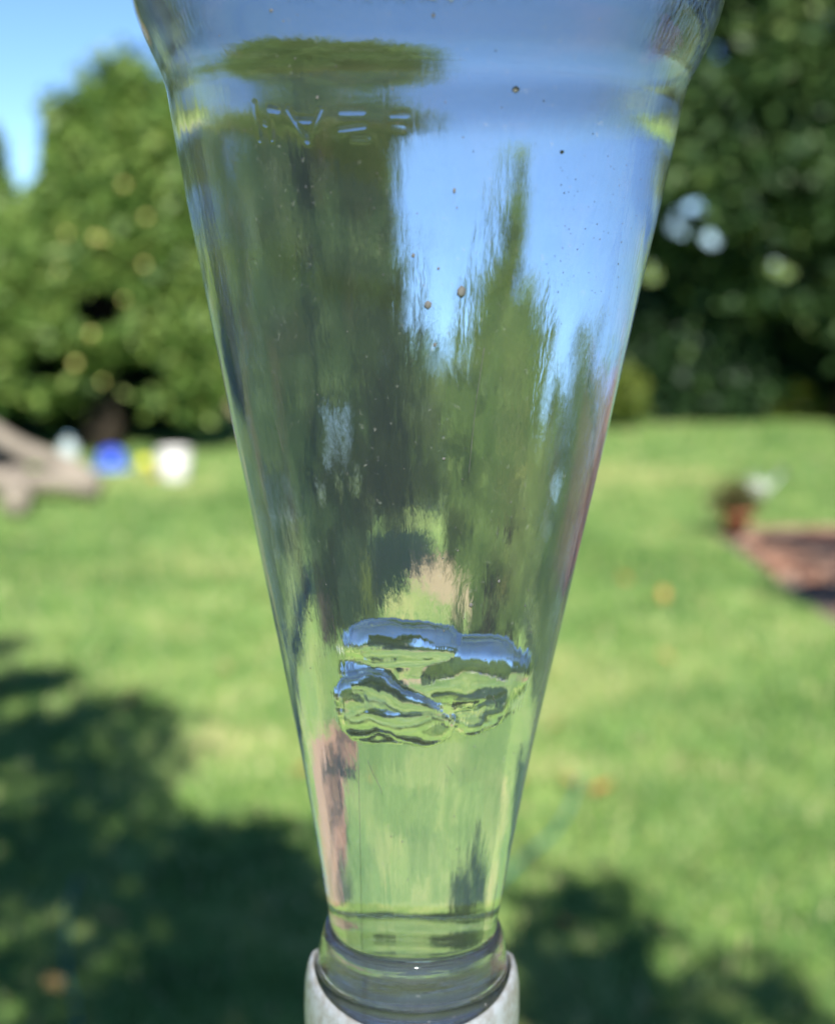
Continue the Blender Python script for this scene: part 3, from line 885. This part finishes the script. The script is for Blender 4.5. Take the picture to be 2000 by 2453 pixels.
def surf_grid(zs, th, off, wav, letters=False, seed=1):
    T, Z = np.meshgrid(th, zs)
    Rr = np.interp(Z + Z_NECK, PZ, PR) - off
    # vertical drawing marks and gentle waviness of blown plastic
    Rr = Rr + wav * (0.00016 * fnoise(T, Z, seed, 8, (2, 7), (0, 9)) + 0.00003 * fnoise(T, Z, seed + 1, 14, (12, 34), (0, 16)) + 0.0000055 * fnoise(T, Z, seed + 2, 20, (45, 110), (0, 60)))
    if letters:
        for (z0, t0, z1, t1), lw_ in zip(SEGS, LW):
            rr_ = 0.045
            ax_, ay_, bx_, by_ = t0 * rr_, z0, t1 * rr_, z1
            dx_, dy_ = bx_ - ax_, by_ - ay_
            L2 = dx_ * dx_ + dy_ * dy_
            m_ = (T > tmin) & (T < tmax) & (Z > zmin) & (Z < zmax)
            X_, Y_ = T * rr_, Z
            tt = np.clip(((X_ - ax_) * dx_ + (Y_ - ay_) * dy_) / L2, 0, 1)
            D_ = np.hypot(X_ - ax_ - tt * dx_, Y_ - ay_ - tt * dy_)
            Rr = Rr + m_ * lw_ * 0.00011 * np.exp(-(D_ / 0.00042) ** 2)
    X = Rr * np.sin(T); Y = -Rr * np.cos(T)
    return X, Y, Z
def surf_mesh(name, zs, th, off, mat, parent, wav=1.0, letters=False, seed=1, cap_lo=True, cap_hi=True):
    X, Y, Z = surf_grid(zs, th, off, wav, letters, seed)
    ny, nx = X.shape
    V = np.stack([X.ravel(), Y.ravel(), Z.ravel()], 1)
    I = np.arange(nx * ny).reshape(ny, nx)
    J = np.concatenate([I, I[:, :1]], 1)
    F = np.stack([J[:-1, :-1].ravel(), J[:-1, 1:].ravel(), J[1:, 1:].ravel(), J[1:, :-1].ravel()], 1)
    faces = [F]
    add = []
    n0 = len(V)
    if cap_lo:
        add.append([0, 0, zs[0]]); c_ = n0 + len(add) - 1
        k = np.arange(nx); faces.append(np.stack([np.full(nx, c_), J[0, 1:], J[0, :-1], J[0, :-1]], 1))
    if cap_hi:
        add.append([0, 0, zs[-1]]); c_ = n0 + len(add) - 1
        faces.append(np.stack([np.full(nx, c_), J[-1, :-1], J[-1, 1:], J[-1, 1:]], 1))
    if add: V = np.concatenate([V, np.array(add)])
    me = bpy.data.meshes.new(name)
    fl = [tuple(f) for f in faces[0]]
    for fa in faces[1:]:
        fl += [tuple(f[:3]) for f in fa]
    me.from_pydata(V.tolist(), [], fl)
    me.materials.append(mat)
    sm = np.zeros(len(fl), dtype=bool); sm[:len(faces[0])] = True
    me.polygons.foreach_set('use_smooth', sm)
    me.update()
    o = bpy.data.objects.new(name, me)
    return link(o, parent)
WALL = 0.0017
surf_mesh('bottle_wall', zs, th, 0.0, M_wall, broot, 1.0, True, 1)
thw = np.linspace(-PI, PI, 361)[:-1]
z_level = H_TOP - 0.012
o = surf_mesh('water', np.linspace(0.0008, z_level, 260), thw, WALL, M_inner, None, 0.8, False, 5)
o.location = broot.location; o.rotation_euler = broot.rotation_euler
tag(o, 'clear water filling the upside-down bottle', 'water')
surf_mesh('inner_wall', np.linspace(z_level + 0.00005, H_TOP - WALL, 30), thw, WALL, M_air_in, broot, 0.8, False, 5)

# the big air bubble rising inside
def bub(u, v, depth): # image position corrected for the lens effect of the round bottle
    q = at(985 + (u - 985) / 1.30, v, BD)
    return Vector((q.x, BD + depth, q.z))
sc_ = 1 / FPX * 0.31
bmb = bmesh.new()
LOBES = [((1062, 1590), 0.0, (212, 105, 104), 7, .68, -26), ((965, 1530), 0.0, (158, 100, 66), 3, .7, -30), ((915, 1585), 0.0, (100, 90, 60), 8, .75, -15), ((1190, 1625), 0.000, (82, 90, 108), 12, .75, -15), ((1150, 1700), -0.001, (84, 70, 46), -22, .8, 0),
         ((945, 1672), -0.0062, (165, 80, 66), 31, .7, -8), ((880, 1655), -0.0055, (72, 85, 92), 12, .75, 0), ((960, 1722), -0.003, (128, 80, 42), -8, .8, 0)]
for (uv, dp, rr_, rot, ex, rx_) in LOBES:
    c_ = bub(uv[0], 1625 + (uv[1] - 1625) * 0.96 - 22, dp)
    m_ = Matrix.Translation(c_) @ Matrix.Rotation(R(rot), 4, 'Y') @ Matrix.Rotation(R(rx_), 4, 'X') @ Matrix.Diagonal((rr_[0] * sc_ / 1.30, rr_[1] * sc_ / 1.3, rr_[2] * sc_, 1))
    r0_ = bmesh.ops.create_icosphere(bmb, subdivisions=5, radius=1)
    for v_ in r0_['verts']:
        c3 = v_.co
        v_.co = m_ @ Vector([math.copysign(abs(q_) ** ex, q_) * 0.9 for q_ in c3])
me = bpy.data.meshes.new('air_bubble'); bmb.to_mesh(me); bmb.free()
tmp = bpy.data.objects.new('air_bubble', me); C.objects.link(tmp)
rm = tmp.modifiers.new('r', 'REMESH'); rm.mode = 'VOXEL'; rm.voxel_size = 0.00035
smm = tmp.modifiers.new('s', 'SMOOTH'); smm.factor = 0.5; smm.iterations = 8
dg = bpy.context.evaluated_depsgraph_get(); dg.update()
me2 = bpy.data.meshes.new_from_object(tmp.evaluated_get(dg)); me2.name = 'air_bubble'
bpy.data.objects.remove(tmp)
cb = bub(1030, 1625, 0)
co = np.zeros(len(me2.vertices) * 3); me2.vertices.foreach_get('co', co); co = co.reshape(-1, 3)
no = np.zeros(len(me2.vertices) * 3); me2.vertices.foreach_get('normal', no); no = no.reshape(-1, 3)
for i in range(len(co)):
    p_ = Vector(co[i])
    k = 0.0015 * noise.noise(Vector((p_.x * 135, p_.y * 100, p_.z * 110))) + 0.0003 * noise.noise(Vector((p_.x * 330 + 5, p_.y * 250, p_.z * 250)))
    co[i] += no[i] * k
co -= np.array(cb)
me2.vertices.foreach_set('co', co.ravel()); me2.update()
me2.materials.clear(); me2.materials.append(M_bubble)
me2.polygons.foreach_set('use_smooth', [True] * len(me2.polygons))
o = bpy.data.objects.new('air_bubble', me2); o.location = cb; C.objects.link(o)
tag(o, 'large crumpled air bubble rising through the water in the bottle', 'bubble')

# specks and small bubbles on the wall
def wall_pt(u, v, out):
    zz, t_ = to_surf(u, v)
    r_ = float(rad(zz)) + out
    return Vector((r_ * math.sin(t_), -r_ * math.cos(t_), zz)), t_
bm = bmesh.new()
spots = [(1345, 358, 7), (1025, 730, 9), (1105, 697, 10), (1088, 455, 5), (1235, 210, 9), (990, 612, 6), (760, 237, 5), (1038, 35, 7), (1063, 1098, 4), (1042, 825, 4), (650, 30, 5), (1050, 642, 3), (1128, 1448, 5), (1195, 1390, 4), (1063, 1510, 3)]
for _ in range(150):
    v = rnd.uniform(10, 2150); hw = float(np.interp(v, [s_[0] for s_ in SIL], [s_[1] for s_ in SIL]))
    spots.append((1000 + rnd.uniform(-.85, .85) * hw, v, rnd.uniform(0.8, 2.4)))
for _ in range(110):
    v = rnd.uniform(360, 760); hw = float(np.interp(v, [s_[0] for s_ in SIL], [s_[1] for s_ in SIL]))
    spots.append((1008 + rnd.uniform(.55, .93) * hw, v, rnd.uniform(0.8, 2.0)))
for (u, v, px) in spots:
    p_, t_ = wall_pt(u, v, 0.00006)
    r_ = px * sc_ * 0.7
    m_ = Matrix.Translation(p_) @ Matrix.Rotation(t_, 4, 'Z') @ Matrix.Diagonal((r_ * rnd.uniform(.6, 1.5), r_ * 0.25, r_ * rnd.uniform(.8, 1.8), 1))
    bmesh.ops.create_icosphere(bm, subdivisions=1, radius=1, matrix=m_)
o = bm_obj('grime_specks', bm, M_speck, broot); o['kind'] = 'stuff'

# scratches
bm = bmesh.new()
def scratch(pp, wpx):
    pts = []
    for (u0, v0), (u1, v1) in zip(pp, pp[1:]):
        for k in range(7):
            f = k / 6
            pts.append(wall_pt(u0 + (u1 - u0) * f, v0 + (v1 - v0) * f, 0.00003)[0])
    add_tube(bm, pts, [wpx * sc_] * len(pts), 5)
for pp in [[(880, 1823), (896, 1860), (912, 1890), (915, 1905)], [(1070, 1833), (1085, 1853)], [(866, 2160), (870, 2300)], [(858, 1790), (866, 2160)], [(1180, 1665), (1190, 1690)],
           [(1160, 830), (1140, 960), (1130, 1060), (1122, 1140)], [(600, 625), (618, 627)], [(660, 1010), (680, 1090)]]:
    scratch(pp, 0.55)
o = bm_obj('scratches', bm, M_speck, broot); o['kind'] = 'stuff'

# ------------------------------------------------------------------ the holder the bottle neck sits in
def cloudy(name, col, tr, rough, scale=60, worn=None):
    m, t, out = newmat(name)
    b = N(t, 'ShaderNodeBsdfPrincipled')
    b.inputs['Transmission Weight'].default_value = tr
    b.inputs['Roughness'].default_value = rough
    b.inputs['IOR'].default_value = 1.45
    tc = N(t, 'ShaderNodeTexCoord')
    nz = N(t, 'ShaderNodeTexNoise', i_Scale=scale, i_Detail=6.0, i_Roughness=0.65)
    t.links.new(tc.outputs['Object'], nz.inputs['Vector'])
    lo = worn or tuple(c * 0.8 for c in col)
    r = ramp(t, nz.outputs[0], [(0.35, lo), (0.6, col)])
    t.links.new(r.outputs[0], b.inputs['Base Color'])
    bp = N(t, 'ShaderNodeBump', i_Strength=0.25, i_Distance=0.0006)
    t.links.new(nz.outputs[0], bp.inputs['Height'])
    t.links.new(bp.outputs[0], b.inputs['Normal'])
    t.links.new(b.outputs[0], out.inputs[0])
    return m
M_sleeve = dielectric('clear_sleeve_plastic', 1.45, 0.04, ((60, 60, 900), 0.1), (0.95, 0.97, 1.0), 0.5)
M_cup = cloudy('cloudy_clear_plastic', (0.8, 0.86, 0.9), 0.9, 0.15)
M_collar = cloudy('weathered_white_plastic', (0.62, 0.68, 0.74), 0.6, 0.4, 420, (0.42, 0.42, 0.40))
def rz(v, hw):
    dz = depth_of(v); return (hw / FPX * dz, lvl(v) - Z_NECK)
hroot = thing('bottle_holder', (X_BOT.x, BD, Z_NECK), 'cloudy plastic holder with worn white collar gripping the bottle neck', 'holder')
hroot.rotation_euler = (0, TILT, 0)
pr = [rz(2212, 208), rz(2222, 213), rz(2240, 219), rz(2262, 223), rz(2288, 224), rz(2294, 229), rz(2303, 231), rz(2312, 229), rz(2318, 222), rz(2332, 221), rz(2338, 227), rz(2347, 229), rz(2356, 227), rz(2362, 221), rz(2400, 222)]
inn = [(r_ - 0.0012, h_) for r_, h_ in pr][::-1]
bm = bmesh.new(); add_lathe(bm, pr + inn, 160, closed=True); bmesh.ops.recalc_face_normals(bm, faces=bm.faces)
bm_obj('clear_sleeve', bm, M_sleeve, hroot)
pr = [rz(2402, 220), rz(2408, 225), rz(2440, 227), rz(2480, 226), rz(2900, 228)]
inn = [(r_ - 0.0016, h_) for r_, h_ in pr][::-1]
bm = bmesh.new(); add_lathe(bm, pr + inn, 160, closed=True); bmesh.ops.recalc_face_normals(bm, faces=bm.faces)
bm_obj('cup', bm, M_cup, hroot)
pr = [rz(2330, 233), rz(2304, 234), rz(2298, 238), rz(2300, 245), rz(2316, 251), rz(2345, 256), rz(2400, 257), rz(2470, 254), rz(2560, 248), rz(2900, 246), rz(2900, 232)]
bm = bmesh.new(); add_lathe(bm, pr, 160, closed=True); bmesh.ops.recalc_face_normals(bm, faces=bm.faces)
co_ = bm_obj('collar', bm, M_collar, hroot)
for v_ in co_.data.vertices:
    v_.co.z -= 0.30 * max(0.0, abs(v_.co.y) - 0.003)
# post below the frame that carries the holder
bm = bmesh.new()
zb = rz(2900, 250)[1]
add_lathe(bm, [(0, zb - .006), (.019, zb - .006), (.022, zb - .003), (.022, zb - .0005), (0, zb - .0005)], 96)
bm_obj('base_plate', bm, M_collar, hroot)
bm = bmesh.new()
add_tube(bm, [(0, 0, zb - .006), (0, 0, -Z_NECK)], [.012, .014], 20)
bm_obj('post', bm, M_wood, hroot)
bm = bmesh.new()
p_ = rz(2390, 150)
m_ = Matrix.Translation((0.0012, -p_[0] * 0.9, p_[1])) @ Matrix.Diagonal((.0022, .0006, .0005, 1))
bmesh.ops.create_icosphere(bm, subdivisions=2, radius=1, matrix=m_)
bm_obj('red_seal', bm, plain('red_plastic', (0.5, 0.02, 0.03), .5), hroot)
